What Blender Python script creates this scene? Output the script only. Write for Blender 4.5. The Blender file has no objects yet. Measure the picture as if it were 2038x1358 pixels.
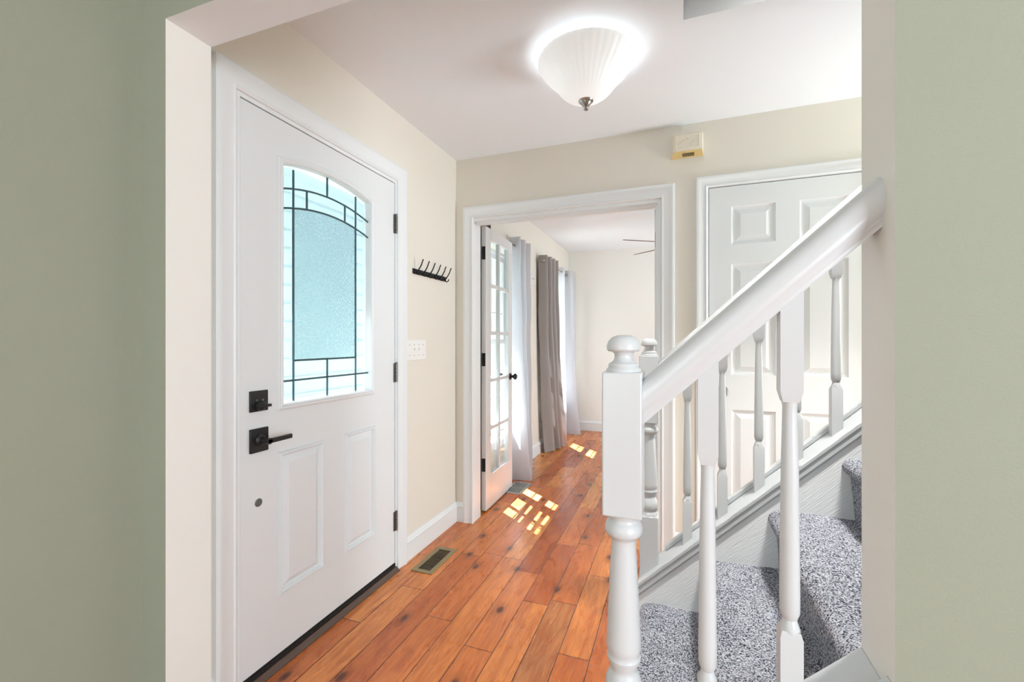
import bpy, bmesh, math, random
from mathutils import Vector, Matrix, noise
random.seed(7)
PI = math.pi
C = bpy.context.scene.collection
SC = bpy.context.scene

# ------------------------------------------------------------------ camera, world, sun, exposure
H = 1.215
cam_d = bpy.data.cameras.new('camera'); cam = bpy.data.objects.new('camera', cam_d); C.objects.link(cam)
cam.location = (0, 0, H); cam.rotation_euler = (PI/2, 0, math.radians(20.4))
cam_d.sensor_width = 36; cam_d.lens = 882/2038*36; cam_d.clip_start = 0.02
SC.camera = cam
SC.view_settings.view_transform = 'Standard'; SC.view_settings.look = 'None'
SC.view_settings.exposure = 0.31; SC.view_settings.gamma = 1.0
SC.view_settings.use_curve_mapping = False
SC.cycles.max_bounces = 12; SC.cycles.diffuse_bounces = 6; SC.cycles.glossy_bounces = 4
SC.cycles.transmission_bounces = 8; SC.cycles.transparent_max_bounces = 16
SC.cycles.sample_clamp_indirect = 4.0
try: SC.cycles.use_denoising = True
except Exception: pass

w = bpy.data.worlds.new('World'); SC.world = w; w.use_nodes = True
bg = w.node_tree.nodes['Background']
bg.inputs[0].default_value = (0.86, 0.93, 1.0, 1); bg.inputs[1].default_value = 2.0

sun_d = bpy.data.lights.new('sun', 'SUN'); sun = bpy.data.objects.new('sun', sun_d); C.objects.link(sun)
sun.rotation_euler = Vector((1.0, -0.80, -2.2)).to_track_quat('-Z', 'Y').to_euler()
sun_d.energy = 115; sun_d.angle = math.radians(0.5); sun_d.color = (.94, .96, 1)

def area(name, loc, target, sx, sy, e, col=(1, 1, 1)):
    d = bpy.data.lights.new(name, 'AREA'); o = bpy.data.objects.new(name, d); C.objects.link(o)
    d.shape = 'RECTANGLE'; d.size = sx; d.size_y = sy; d.energy = e; d.color = col
    o.location = loc
    o.rotation_euler = (Vector(target) - Vector(loc)).to_track_quat('-Z', 'Y').to_euler()
    return o
area('living_room_fill', (-1.1, -2.8, 1.5), (-.1, 1.3, 1.2), 1.6, 1.7, 42, (.84, .93, 1))  # added fill panel behind the camera; no window is modelled there
area('living_room_side_fill', (2.6, -1.6, 1.3), (-1.4, 1.0, 1.4), 1.6, 1.7, 86, (.82, .92, 1))  # unseen fill panel added at the right to brighten the entry door side
area('hall_fill', (2.95, 2.27, .9), (0, 2.1, 1.75), .7, 1.3, 57, (.82, .92, 1))  # added fill panel at the hall end, aimed up; not a window
area('dining_fill', (2.5, 4.4, 1.0), (-1.0, 4.4, 2.1), 2.4, 1.5, 66, (.78, .90, 1))  # added fill panel in the far room, tilted up for its ceiling
up = area('upstairs_fill', (.75, .99, 3.6), (.35, 1.78, .5), .5, .14, 12, (1, .98, .95)); up.data.spread = math.radians(56)  # unseen fill panel added in the stairwell to brighten stringer and far railing

# ------------------------------------------------------------------ materials
def s2l(r, g, b):
    return tuple((v/255/12.92 if v/255 <= .04045 else ((v/255+.055)/1.055)**2.4) for v in (r, g, b)) + (1,)
def newmat(name):
    m = bpy.data.materials.new(name); m.use_nodes = True
    nt = m.node_tree; return m, nt, nt.nodes, nt.links, nt.nodes['Principled BSDF']
def simple(name, col, rough=.5, metal=0, spec=.5, bump=None, coat=0, var=0):
    m, nt, N, L, b = newmat(name)
    b.inputs['Base Color'].default_value = col; b.inputs['Roughness'].default_value = rough
    b.inputs['Metallic'].default_value = metal; b.inputs['Specular IOR Level'].default_value = spec
    b.inputs['Coat Weight'].default_value = coat
    tc = N.new('ShaderNodeTexCoord')
    n = N.new('ShaderNodeTexNoise'); n.inputs['Scale'].default_value = (bump or (200, .05))[0]; n.inputs['Detail'].default_value = 3
    L.new(tc.outputs['Object'], n.inputs['Vector'])
    if bump:
        bp = N.new('ShaderNodeBump'); bp.inputs['Strength'].default_value = bump[1]; bp.inputs['Distance'].default_value = .002
        L.new(n.outputs['Fac'], bp.inputs['Height']); L.new(bp.outputs['Normal'], b.inputs['Normal'])
    if var:
        n2 = N.new('ShaderNodeTexNoise'); n2.inputs['Scale'].default_value = 2.5; n2.inputs['Detail'].default_value = 4
        L.new(tc.outputs['Object'], n2.inputs['Vector'])
        mx = N.new('ShaderNodeMix'); mx.data_type = 'RGBA'
        mx.inputs[6].default_value = tuple(c*(1-var) for c in col[:3])+(1,); mx.inputs[7].default_value = tuple(min(1, c*(1+var)) for c in col[:3])+(1,)
        L.new(n2.outputs['Fac'], mx.inputs[0]); L.new(mx.outputs[2], b.inputs['Base Color'])
    return m
M = {}
M['cream'] = simple('cream_wall_paint', s2l(231, 227, 216), .75, spec=.2, bump=(350, .12), var=.012)
M['cream2'] = simple('lightened_cream_wall_paint', s2l(240, 240, 234), .75, spec=.2, bump=(350, .12), var=.012)  # cream made paler to stand in for missing light on the jambs
M['green'] = simple('sage_green_wall_paint', s2l(156, 161, 144), .7, spec=.25, bump=(300, .15), var=.03)
M['ceil'] = simple('ceiling_paint', s2l(238, 244, 248), .85, spec=.1, bump=(260, .15))
M['trim'] = simple('white_trim_paint', s2l(234, 238, 239), .35, spec=.4, bump=(90, .04))
M['door'] = simple('white_door_paint', s2l(230, 234, 235), .4, spec=.4, bump=(400, .05))
M['rail'] = simple('white_gloss_rail_paint', s2l(209, 212, 213), .28, spec=.45, bump=(45, .12), var=.02)
M['bronze'] = simple('dark_bronze', s2l(98, 80, 70), .4, metal=.3)
M['black'] = simple('matte_black_metal', s2l(44, 44, 45), .38, metal=.5)
M['iron'] = simple('black_iron', s2l(28, 28, 29), .35, metal=.4)
M['nickel'] = simple('brushed_nickel', s2l(170, 168, 162), .28, metal=1)
M['hinge'] = simple('old_nickel_hinge', s2l(120, 118, 112), .4, metal=.8)
M['brass'] = simple('tan_register_metal', s2l(150, 134, 100), .45, metal=.35)
M['silver'] = simple('galvanised_register', s2l(190, 190, 186), .35, metal=.5)
M['dark'] = simple('dark_void', s2l(30, 27, 25), .9)
M['plate'] = simple('switch_plate_plastic', s2l(238, 238, 235), .3)
M['ivory'] = simple('ivory_plastic', s2l(230, 224, 206), .4)
M['yellow'] = simple('aged_yellow_plastic', s2l(214, 190, 130), .45, var=.05)
M['fanwood'] = simple('fan_blade_brown', s2l(110, 92, 84), .45)
M['teal'] = simple('teal_siding', s2l(134, 150, 156), .7)
M['ground'] = simple('outdoor_paving', s2l(170, 172, 165), .9, bump=(30, .3))
M['chip'] = simple('chipped_paint', s2l(70, 66, 62), .8)

def cloth(name, col, tr):
    m, nt, N, L, b = newmat(name)
    b.inputs['Base Color'].default_value = col; b.inputs['Roughness'].default_value = .55
    b.inputs['Sheen Weight'].default_value = .3
    t = N.new('ShaderNodeBsdfTranslucent'); t.inputs[0].default_value = col
    mx = N.new('ShaderNodeMixShader'); mx.inputs[0].default_value = tr
    tc = N.new('ShaderNodeTexCoord'); wv = N.new('ShaderNodeTexNoise'); wv.inputs['Scale'].default_value = 60
    mp = N.new('ShaderNodeMapping'); mp.inputs['Scale'].default_value = (1, 1, .08)
    L.new(tc.outputs['Object'], mp.inputs[0]); L.new(mp.outputs[0], wv.inputs['Vector'])
    bp = N.new('ShaderNodeBump'); bp.inputs['Strength'].default_value = .25; bp.inputs['Distance'].default_value = .003
    L.new(wv.outputs['Fac'], bp.inputs['Height']); L.new(bp.outputs[0], b.inputs['Normal'])
    L.new(b.outputs[0], mx.inputs[1]); L.new(t.outputs[0], mx.inputs[2])
    L.new(mx.outputs[0], N['Material Output'].inputs[0])
    return m
M['curtain'] = cloth('grey_satin_cloth', s2l(176, 171, 168), .28)
M['curtain_lit'] = cloth('grey_satin_cloth_lit', s2l(236, 237, 240), .6)  # same grey cloth, colour lightened for the window light on it
M['curtain_shaded'] = cloth('grey_satin_cloth_shaded', s2l(105, 102, 100), .08)  # same grey cloth, colour darkened for its unlit side

def thin_glass(name, tint=(1, 1, 1, 1)):
    m, nt, N, L, b = newmat(name); N.remove(b)
    t = N.new('ShaderNodeBsdfTransparent'); t.inputs[0].default_value = tint
    g = N.new('ShaderNodeBsdfGlossy'); g.inputs['Roughness'].default_value = .02
    lw = N.new('ShaderNodeLayerWeight'); lw.inputs[0].default_value = .25
    f = N.new('ShaderNodeMath'); f.operation = 'MULTIPLY_ADD'; f.inputs[1].default_value = .35; f.inputs[2].default_value = .03; L.new(lw.outputs['Fresnel'], f.inputs[0])
    mx = N.new('ShaderNodeMixShader'); L.new(f.outputs[0], mx.inputs[0]); L.new(t.outputs[0], mx.inputs[1]); L.new(g.outputs[0], mx.inputs[2])
    L.new(mx.outputs[0], N['Material Output'].inputs[0]); return m
M['glass'] = thin_glass('window_glass', (.96, .98, .98, 1))

def door_glass(name, scale, strength, rough):
    m, nt, N, L, b = newmat(name)
    b.inputs['Base Color'].default_value = s2l(202, 213, 215); b.inputs['Transmission Weight'].default_value = 1
    b.inputs['Roughness'].default_value = rough; b.inputs['IOR'].default_value = 1.25
    tc = N.new('ShaderNodeTexCoord'); mp = N.new('ShaderNodeMapping'); mp.inputs['Scale'].default_value = (1, 1, 1.8)
    n = N.new('ShaderNodeTexNoise'); n.inputs['Scale'].default_value = scale; n.inputs['Detail'].default_value = 2
    L.new(tc.outputs['Object'], mp.inputs[0]); L.new(mp.outputs[0], n.inputs['Vector'])
    if strength > .3:
        cr = N.new('ShaderNodeValToRGB'); cr.color_ramp.elements[0].position = .35; cr.color_ramp.elements[1].position = .65
        cr.color_ramp.elements[0].color = s2l(188, 203, 206); cr.color_ramp.elements[1].color = s2l(214, 222, 223)  # tint mottling painted in for the uneven light seen through hammered glass
        L.new(n.outputs['Fac'], cr.inputs[0]); L.new(cr.outputs[0], b.inputs['Base Color'])
    bp = N.new('ShaderNodeBump'); bp.inputs['Strength'].default_value = strength; bp.inputs['Distance'].default_value = .004
    L.new(n.outputs['Fac'], bp.inputs['Height']); L.new(bp.outputs[0], b.inputs['Normal'])
    return m
M['glass_tex'] = door_glass('hammered_privacy_glass', 85, .7, .12)
M['glass_border'] = door_glass('satin_border_glass', 12, .1, .05)
M['came'] = simple('lead_came', s2l(64, 92, 98), .5, metal=.2)

def chips(m):   # small worn-through specks in the paint
    nt = m.node_tree; N, L = nt.nodes, nt.links; b = N['Principled BSDF']
    tc = N.new('ShaderNodeTexCoord'); vo = N.new('ShaderNodeTexVoronoi'); vo.inputs['Scale'].default_value = 9
    L.new(tc.outputs['Object'], vo.inputs['Vector'])
    sc = N.new('ShaderNodeSeparateColor'); L.new(vo.outputs['Color'], sc.inputs[0])
    a = N.new('ShaderNodeMath'); a.operation = 'LESS_THAN'; a.inputs[1].default_value = .028; L.new(vo.outputs['Distance'], a.inputs[0])
    c = N.new('ShaderNodeMath'); c.operation = 'GREATER_THAN'; c.inputs[1].default_value = .3; L.new(sc.outputs[0], c.inputs[0])
    d = N.new('ShaderNodeMath'); d.operation = 'MULTIPLY'; L.new(a.outputs[0], d.inputs[0]); L.new(c.outputs[0], d.inputs[1])
    src = b.inputs['Base Color'].links[0].from_socket
    mx = N.new('ShaderNodeMix'); mx.data_type = 'RGBA'; mx.inputs[7].default_value = s2l(84, 80, 76)
    L.new(d.outputs[0], mx.inputs[0]); L.new(src, mx.inputs[6]); L.new(mx.outputs[2], b.inputs['Base Color'])
chips(M['rail'])

def shade_mat():
    m, nt, N, L, b = newmat('frosted_ribbed_glass')
    b.inputs['Base Color'].default_value = (.92, .92, .91, 1); b.inputs['Roughness'].default_value = .35
    t = N.new('ShaderNodeBsdfTranslucent'); t.inputs[0].default_value = (.95, .95, .94, 1)
    mx = N.new('ShaderNodeMixShader'); mx.inputs[0].default_value = .26
    e = N.new('ShaderNodeEmission'); e.inputs[1].default_value = .10
    ad = N.new('ShaderNodeAddShader')
    L.new(b.outputs[0], mx.inputs[1]); L.new(t.outputs[0], mx.inputs[2])
    L.new(mx.outputs[0], ad.inputs[0]); L.new(e.outputs[0], ad.inputs[1]); L.new(ad.outputs[0], N['Material Output'].inputs[0])
    return m
M['shade'] = shade_mat()

class NB:   # small node-building helper
    def __init__(s, nt): s.nt = nt; s.N = nt.nodes; s.L = nt.links
    def v(s, x, sock):
        if isinstance(x, (int, float)): sock.default_value = x
        else: s.L.new(x, sock)
    def m(s, op, a, b=0, c=None):
        n = s.N.new('ShaderNodeMath'); n.operation = op; s.v(a, n.inputs[0]); s.v(b, n.inputs[1])
        if c is not None: s.v(c, n.inputs[2])
        return n.outputs[0]
    def xyz(s, x, y, z):
        n = s.N.new('ShaderNodeCombineXYZ')
        for i, q in enumerate((x, y, z)): s.v(q, n.inputs[i])
        return n.outputs[0]
    def noise(s, vec, scale, detail=2, rough=.5, dist=0):
        n = s.N.new('ShaderNodeTexNoise'); n.inputs['Scale'].default_value = scale; n.inputs['Detail'].default_value = detail
        n.inputs['Roughness'].default_value = rough; n.inputs['Distortion'].default_value = dist
        s.L.new(vec, n.inputs['Vector']); return n.outputs['Fac']
    def ramp(s, fac, stops):
        n = s.N.new('ShaderNodeValToRGB'); e = n.color_ramp.elements
        while len(e) < len(stops): e.new(.5)
        for i, (p, c) in enumerate(stops): e[i].position = p; e[i].color = c
        s.L.new(fac, n.inputs[0]); return n.outputs[0]
    def mix(s, f, a, b, mode='MIX'):
        n = s.N.new('ShaderNodeMix'); n.data_type = 'RGBA'; n.blend_type = mode; s.v(f, n.inputs[0])
        for q, i in ((a, 6), (b, 7)):
            if isinstance(q, tuple): n.inputs[i].default_value = q
            else: s.L.new(q, n.inputs[i])
        return n.outputs[2]

def floor_mat():
    m, nt, N, L, b = newmat('acacia_plank_floor'); k = NB(nt)
    tc = N.new('ShaderNodeTexCoord'); sp = N.new('ShaderNodeSeparateXYZ'); L.new(tc.outputs['Object'], sp.inputs[0])
    x, y = sp.outputs[0], sp.outputs[1]
    xr = k.m('DIVIDE', k.m('ADD', x, .4316+12.1), .121)
    row = k.m('FLOOR', xr); fx = k.m('FRACT', xr)
    wn = N.new('ShaderNodeTexWhiteNoise'); wn.noise_dimensions = '1D'; L.new(row, wn.inputs['W'])
    off = k.m('MULTIPLY', wn.outputs['Value'], 3.7)
    # two plank lengths per row pair, so that end joints look random
    yl = k.m('DIVIDE', k.m('ADD', k.m('ADD', y, 20), off), .62)
    wob = k.m('MULTIPLY', k.m('SINE', k.m('MULTIPLY', k.m('FLOOR', yl), 12.9)), 0)
    idx = k.m('FLOOR', yl); fy = k.m('FRACT', yl)
    # merge some neighbouring cells so plank lengths vary
    pr = N.new('ShaderNodeTexWhiteNoise'); pr.noise_dimensions = '2D'; L.new(k.xyz(row, k.m('FLOOR', k.m('DIVIDE', idx, 2)), 0), pr.inputs['Vector'])
    merge = k.m('GREATER_THAN', pr.outputs['Value'], .55)
    half = k.m('MODULO', idx, 2)
    idm = k.m('SUBTRACT', idx, k.m('MULTIPLY', merge, half))
    wid = N.new('ShaderNodeTexWhiteNoise'); wid.noise_dimensions = '2D'; L.new(k.xyz(row, idm, 0), wid.inputs['Vector'])
    rnd = wid.outputs['Value']
    ws = N.new('ShaderNodeSeparateColor'); L.new(wid.outputs['Color'], ws.inputs[0])
    # seams
    ex = k.m('MULTIPLY', k.m('MINIMUM', fx, k.m('SUBTRACT', 1, fx)), .121)
    e0 = k.m('MULTIPLY', k.m('ADD', fy, k.m('MULTIPLY', k.m('MULTIPLY', merge, half), 1)), .62)
    e1 = k.m('MULTIPLY', k.m('ADD', k.m('SUBTRACT', 1, fy), k.m('MULTIPLY', merge, k.m('SUBTRACT', 1, half))), .62)
    ey = k.m('MINIMUM', e0, e1)
    ed = k.m('MINIMUM', ex, ey)
    seam = N.new('ShaderNodeMapRange'); seam.inputs['From Min'].default_value = .0009; seam.inputs['From Max'].default_value = .0026
    L.new(ed, seam.inputs['Value']); seam = seam.outputs[0]
    # grain
    gv = k.xyz(k.m('ADD', x, k.m('MULTIPLY', rnd, 37)), k.m('ADD', k.m('MULTIPLY', y, .09), k.m('MULTIPLY', ws.outputs[1], 11)), 0)
    g1 = k.noise(gv, 42, 5, .6, 1.2)
    gv2 = k.xyz(k.m('ADD', x, k.m('MULTIPLY', rnd, 17)), k.m('ADD', k.m('MULTIPLY', y, .3), k.m('MULTIPLY', ws.outputs[2], 7)), 0)
    g2 = k.noise(gv2, 9, 4, .6, 2.0)
    fine = k.noise(k.xyz(k.m('MULTIPLY', x, 1), k.m('MULTIPLY', y, .06), rnd), 260, 3, .7)
    base = k.ramp(rnd, [(0, s2l(158, 80, 36)), (.12, s2l(186, 100, 48)), (.4, s2l(206, 118, 58)), (.7, s2l(220, 138, 72)), (.93, s2l(228, 154, 84)), (1, s2l(142, 86, 60))])
    col = k.mix(k.m('MULTIPLY', k.ramp(g1, [(.4, (0, 0, 0, 1)), (.62, (1, 1, 1, 1))]), .6), base, s2l(150, 66, 28))
    col = k.mix(k.m('MULTIPLY', k.ramp(g2, [(.5, (0, 0, 0, 1)), (.72, (1, 1, 1, 1))]), .35), col, s2l(226, 146, 84))
    col = k.mix(k.m('MULTIPLY', k.ramp(fine, [(.5, (0, 0, 0, 1)), (.75, (1, 1, 1, 1))]), .35), col, s2l(118, 54, 26))
    # knots
    vo = N.new('ShaderNodeTexVoronoi'); vo.voronoi_dimensions = '2D'; vo.inputs['Scale'].default_value = 4.6
    L.new(k.xyz(k.m('ADD', x, k.m('MULTIPLY', g2, .02)), k.m('MULTIPLY', y, .55), 0), vo.inputs['Vector'])
    vs = N.new('ShaderNodeSeparateColor'); L.new(vo.outputs['Color'], vs.inputs[0])
    pick = k.m('GREATER_THAN', vs.outputs[0], .35)
    kd = k.m('ADD', vo.outputs['Distance'], k.m('MULTIPLY', k.m('SUBTRACT', g1, .5), .09))
    kn = k.m('MULTIPLY', pick, k.ramp(kd, [(0.0, (1, 1, 1, 1)), (.045, (.85, .85, .85, 1)), (.09, (.25, .25, .25, 1)), (.2, (0, 0, 0, 1))]))
    col = k.mix(kn, col, s2l(74, 34, 22))
    col = k.mix(k.m('SUBTRACT', 1, seam), col, s2l(70, 34, 20))
    L.new(col, b.inputs['Base Color'])
    b.inputs['Roughness'].default_value = .24
    rr = k.m('ADD', .2, k.m('MULTIPLY', g2, .16)); L.new(rr, b.inputs['Roughness'])
    b.inputs['Specular IOR Level'].default_value = .5
    hs = k.noise(k.xyz(x, k.m('MULTIPLY', y, .5), rnd), 16, 2)
    h = k.m('ADD', k.m('MULTIPLY', seam, 1.0), k.m('ADD', k.m('MULTIPLY', hs, 1.6), k.m('MULTIPLY', g1, .25)))
    bp = N.new('ShaderNodeBump'); bp.inputs['Strength'].default_value = .45; bp.inputs['Distance'].default_value = .0016
    L.new(h, bp.inputs['Height']); L.new(bp.outputs[0], b.inputs['Normal'])
    return m
M['floor'] = floor_mat()

def carpet_mat():
    m, nt, N, L, b = newmat('grey_frieze_carpet'); k = NB(nt)
    tc = N.new('ShaderNodeTexCoord'); o = tc.outputs['Object']
    n1 = k.noise(o, 230, 2, .7, .3); n2 = k.noise(o, 45, 2, .6); n3 = k.noise(o, 7, 2)
    f = k.m('ADD', k.m('MULTIPLY', n1, 1.0), k.m('ADD', k.m('MULTIPLY', n2, .12), k.m('MULTIPLY', n3, .06)))
    col = k.ramp(f, [(.46, s2l(48, 50, 62)), (.54, s2l(116, 119, 131)), (.60, s2l(188, 190, 200)), (.72, s2l(226, 227, 234))])
    L.new(col, b.inputs['Base Color']); b.inputs['Roughness'].default_value = .95; b.inputs['Specular IOR Level'].default_value = .1
    bp = N.new('ShaderNodeBump'); bp.inputs['Strength'].default_value = 1; bp.inputs['Distance'].default_value = .008
    L.new(f, bp.inputs['Height']); L.new(bp.outputs[0], b.inputs['Normal'])
    return m
M['carpet'] = carpet_mat()

def skirt_mat():
    m, nt, N, L, b = newmat('painted_grained_stringer'); k = NB(nt)
    tc = N.new('ShaderNodeTexCoord'); sp = N.new('ShaderNodeSeparateXYZ'); L.new(tc.outputs['Object'], sp.inputs[0])
    x, z = sp.outputs[0], sp.outputs[2]
    a = math.atan(.94)
    along = k.m('ADD', k.m('MULTIPLY', x, math.cos(a)), k.m('MULTIPLY', z, math.sin(a)))
    ac = k.m('SUBTRACT', k.m('MULTIPLY', z, math.cos(a)), k.m('MULTIPLY', x, math.sin(a)))
    n = k.noise(k.xyz(k.m('MULTIPLY', along, .06), ac, 0), 260, 2)
    b.inputs['Base Color'].default_value = s2l(247, 249, 250); b.inputs['Roughness'].default_value = .45
    bp = N.new('ShaderNodeBump'); bp.inputs['Strength'].default_value = .7; bp.inputs['Distance'].default_value = .002
    L.new(n, bp.inputs['Height']); L.new(bp.outputs[0], b.inputs['Normal'])
    return m
M['skirt'] = skirt_mat()

# ------------------------------------------------------------------ mesh helpers
ID = lambda p: p
class MB:
    def __init__(s): s.v = []; s.f = []; s.mi = []
    def face(s, pts, mi=0, f=ID):
        n = len(s.v); s.v += [tuple(f(p)) for p in pts]; s.f.append(tuple(range(n, n+len(pts)))); s.mi.append(mi)
    def grid(s, rows, closed=False, mi=0, f=ID):
        n = len(s.v); c = len(rows[0])
        for r in rows: s.v += [tuple(f(p)) for p in r]
        for i in range(len(rows)-1):
            for j in range(c if closed else c-1):
                j2 = (j+1) % c
                s.f.append((n+i*c+j, n+i*c+j2, n+(i+1)*c+j2, n+(i+1)*c+j)); s.mi.append(mi)
        return n
    def cap(s, idx, mi=0): s.f.append(tuple(idx)); s.mi.append(mi)
    def box(s, x0, x1, y0, y1, z0, z1, mi=0, f=ID):
        n = len(s.v)
        s.v += [tuple(f(p)) for p in ((x0,y0,z0),(x1,y0,z0),(x1,y1,z0),(x0,y1,z0),(x0,y0,z1),(x1,y0,z1),(x1,y1,z1),(x0,y1,z1))]
        for q in ((0,3,2,1),(4,5,6,7),(0,1,5,4),(1,2,6,5),(2,3,7,6),(3,0,4,7)):
            s.f.append(tuple(n+i for i in q)); s.mi.append(mi)
        return s
    def lathe(s, prof, c=(0,0,0), seg=32, axis='z', mi=0, mod=None):
        rows = []
        for r, h in prof:
            row = []
            for i in range(seg):
                a = 2*PI*i/seg; rr = r*(1+(mod(a, h) if mod else 0))
                p = (rr*math.cos(a), rr*math.sin(a), h)
                if axis == 'x': p = (h, p[0], p[1])
                elif axis == 'y': p = (p[0], h, p[1])
                row.append((c[0]+p[0], c[1]+p[1], c[2]+p[2]))
            rows.append(row)
        n = s.grid(rows, closed=True, mi=mi)
        if prof[0][0] > 1e-5: s.cap([n+i for i in range(seg)][::-1], mi)
        if prof[-1][0] > 1e-5: s.cap([n+(len(prof)-1)*seg+i for i in range(seg)], mi)
        return s
    def tube(s, pts, r, seg=10, mi=0, closed=False):
        pts = [Vector(p) for p in pts]; rows = []; up = None; n_ = len(pts)
        rs = r if isinstance(r, (list, tuple)) else [r]*n_
        for i, p in enumerate(pts):
            if closed: t = (pts[(i+1) % n_]-pts[i-1]).normalized()
            else: t = (pts[min(i+1, n_-1)]-pts[max(i-1, 0)]).normalized()
            if up is None: up = t.orthogonal().normalized()
            up = (up - t*up.dot(t)).normalized(); sd = t.cross(up)
            rows.append([tuple(p+(up*math.cos(2*PI*k/seg)+sd*math.sin(2*PI*k/seg))*rs[i]) for k in range(seg)])
        if closed: rows.append(rows[0])
        n = s.grid(rows, closed=True, mi=mi)
        if not closed:
            s.cap([n+k for k in range(seg)][::-1], mi); s.cap([n+(n_-1)*seg+k for k in range(seg)], mi)
        return s
    def build(s, name, mats, parent=None, bevel=0, ang=35, loc=None, rot=None):
        me = bpy.data.meshes.new(name); me.from_pydata(s.v, [], s.f)
        if not isinstance(mats, (list, tuple)): mats = [mats]
        for m in mats: me.materials.append(m)
        for p, mi in zip(me.polygons, s.mi): p.material_index = mi
        bm = bmesh.new(); bm.from_mesh(me)
        bmesh.ops.remove_doubles(bm, verts=bm.verts, dist=1e-5)
        bmesh.ops.recalc_face_normals(bm, faces=bm.faces)
        for f in bm.faces: f.smooth = True
        for e in bm.edges:
            e.smooth = not (len(e.link_faces) != 2 or e.calc_face_angle(0) > math.radians(ang))
        bm.to_mesh(me); bm.free()
        o = bpy.data.objects.new(name, me); C.objects.link(o)
        if parent: o.parent = parent
        if loc: o.location = loc
        if rot: o.rotation_euler = rot
        if bevel:
            bv = o.modifiers.new('bevel', 'BEVEL'); bv.width = bevel; bv.segments = 2; bv.limit_method = 'ANGLE'; bv.angle_limit = math.radians(40)
        return o

def tag(o, label=None, cat=None, group=None, kind=None):
    if label: o['label'] = label
    if cat: o['category'] = cat
    if group: o['group'] = group
    if kind: o['kind'] = kind
    return o
def empty(name, loc=(0,0,0), rz=0):
    o = bpy.data.objects.new(name, None); C.objects.link(o); o.location = loc; o.rotation_euler = (0,0,rz); o.empty_display_size = .1
    return o
def struct(o, label, cat): return tag(o, label, cat, kind='structure')

def wall_cells(mb, axis, a0, a1, s0, s1, z0, z1, holes, mi=0):
    """slab spanning s0..s1 x z0..z1, thickness a0..a1 along axis, minus holes (s0,s1,z0,z1)."""
    ss = sorted({s0, s1, *[h[0] for h in holes], *[h[1] for h in holes]})
    zs = sorted({z0, z1, *[h[2] for h in holes], *[h[3] for h in holes]})
    def solid(i, j):
        if i < 0 or j < 0 or i >= len(ss)-1 or j >= len(zs)-1: return False
        a, b = (ss[i]+ss[i+1])/2, (zs[j]+zs[j+1])/2
        return not any(h[0] < a < h[1] and h[2] < b < h[3] for h in holes)
    def P(a, s_, z):
        return {'x': (a, s_, z), 'y': (s_, a, z), 'z': (s_, z, a)}[axis]
    for i in range(len(ss)-1):
        for j in range(len(zs)-1):
            if not solid(i, j): continue
            A, B, c, d = ss[i], ss[i+1], zs[j], zs[j+1]
            mb.face([P(a0,A,c),P(a0,B,c),P(a0,B,d),P(a0,A,d)], mi); mb.face([P(a1,A,c),P(a1,B,c),P(a1,B,d),P(a1,A,d)], mi)
            if not solid(i-1, j): mb.face([P(a0,A,c),P(a1,A,c),P(a1,A,d),P(a0,A,d)], mi)
            if not solid(i+1, j): mb.face([P(a0,B,c),P(a1,B,c),P(a1,B,d),P(a0,B,d)], mi)
            if not solid(i, j-1): mb.face([P(a0,A,c),P(a1,A,c),P(a1,B,c),P(a0,B,c)], mi)
            if not solid(i, j+1): mb.face([P(a0,A,d),P(a1,A,d),P(a1,B,d),P(a0,B,d)], mi)

CE = 2.435   # ceiling height
WL = -1.40   # inner face of the front (left) wall
FW = 2.68    # far wall of the foyer, near face
LWY, LWZ = .795, 2.086   # cased-less opening: near face Y and head height

# ------------------------------------------------------------------ the setting
mb = MB(); wall_cells(mb, 'z', -.12, 0, -1.62, 3.2, -3.3, 6.2, [])
struct(mb.build('floor', M['floor']), 'orange-brown knotty hardwood plank floor running into the far room', 'floor')
mb = MB(); wall_cells(mb, 'z', CE, CE+.18, -1.62, 3.2, -3.3, 6.2, [(.023, 2.6, .92, 1.805)])
struct(mb.build('ceiling', M['ceil']), 'flat white ceiling with a stairwell opening', 'ceiling')
D1 = (1.09, 1.992, 0, 2.057)
W1 = (2.98, 3.88, .42, 2.0); W2 = (4.74, 5.72, .42, 2.0)
mb = MB(); wall_cells(mb, 'x', WL-.16, WL, LWY+.06, 6.12, 0, CE, [D1, W1, W2])
struct(mb.build('wall_left', M['cream']), 'cream front wall holding the entry door', 'wall')
mb = MB(); wall_cells(mb, 'x', -1.55, -1.39, -3.2, LWY, 0, CE, [])
struct(mb.build('wall_living_left', M['green']), 'sage green wall at the left edge, beside the opening', 'wall')
# wall with the opening the camera looks through: green towards the camera, cream elsewhere
mb = MB(); wall_cells(mb, 'y', LWY, LWY+.125, -1.39, 3.1, 0, CE, [(-1.293, .2966, 0, LWZ)])
o = mb.build('wall_near', [M['cream2'], M['green'], M['ceil']])
for p in o.data.polygons:
    if abs(p.normal.y) > .9 and p.center.y < LWY+.01: p.material_index = 1
    elif abs(p.normal.z) > .9 and abs(p.center.z-LWZ) < .01: p.material_index = 2
struct(o, 'wall with wide opening, sage green on the near side and cream inside', 'wall')
OPF = (-1.290, -.088, 0, 2.03); OPC = (.155, .935, 0, 2.072)
mb = MB(); wall_cells(mb, 'y', FW, FW+.12, WL, 3.1, 0, CE, [OPF, OPC])
struct(mb.build('wall_far', M['cream']), 'cream far wall of the foyer with two doorways', 'wall')
mb = MB(); wall_cells(mb, 'y', 6.0, 6.12, WL, 2.7, 0, CE, [])
struct(mb.build('wall_far_room_end', M['cream2']), 'plain cream end wall of the far room', 'wall')
mb = MB(); wall_cells(mb, 'x', 2.62, 2.74, FW+.12, 6.12, 0, CE, [])
struct(mb.build('wall_far_room_right', M['cream2']), 'right wall of the far room', 'wall')
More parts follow.
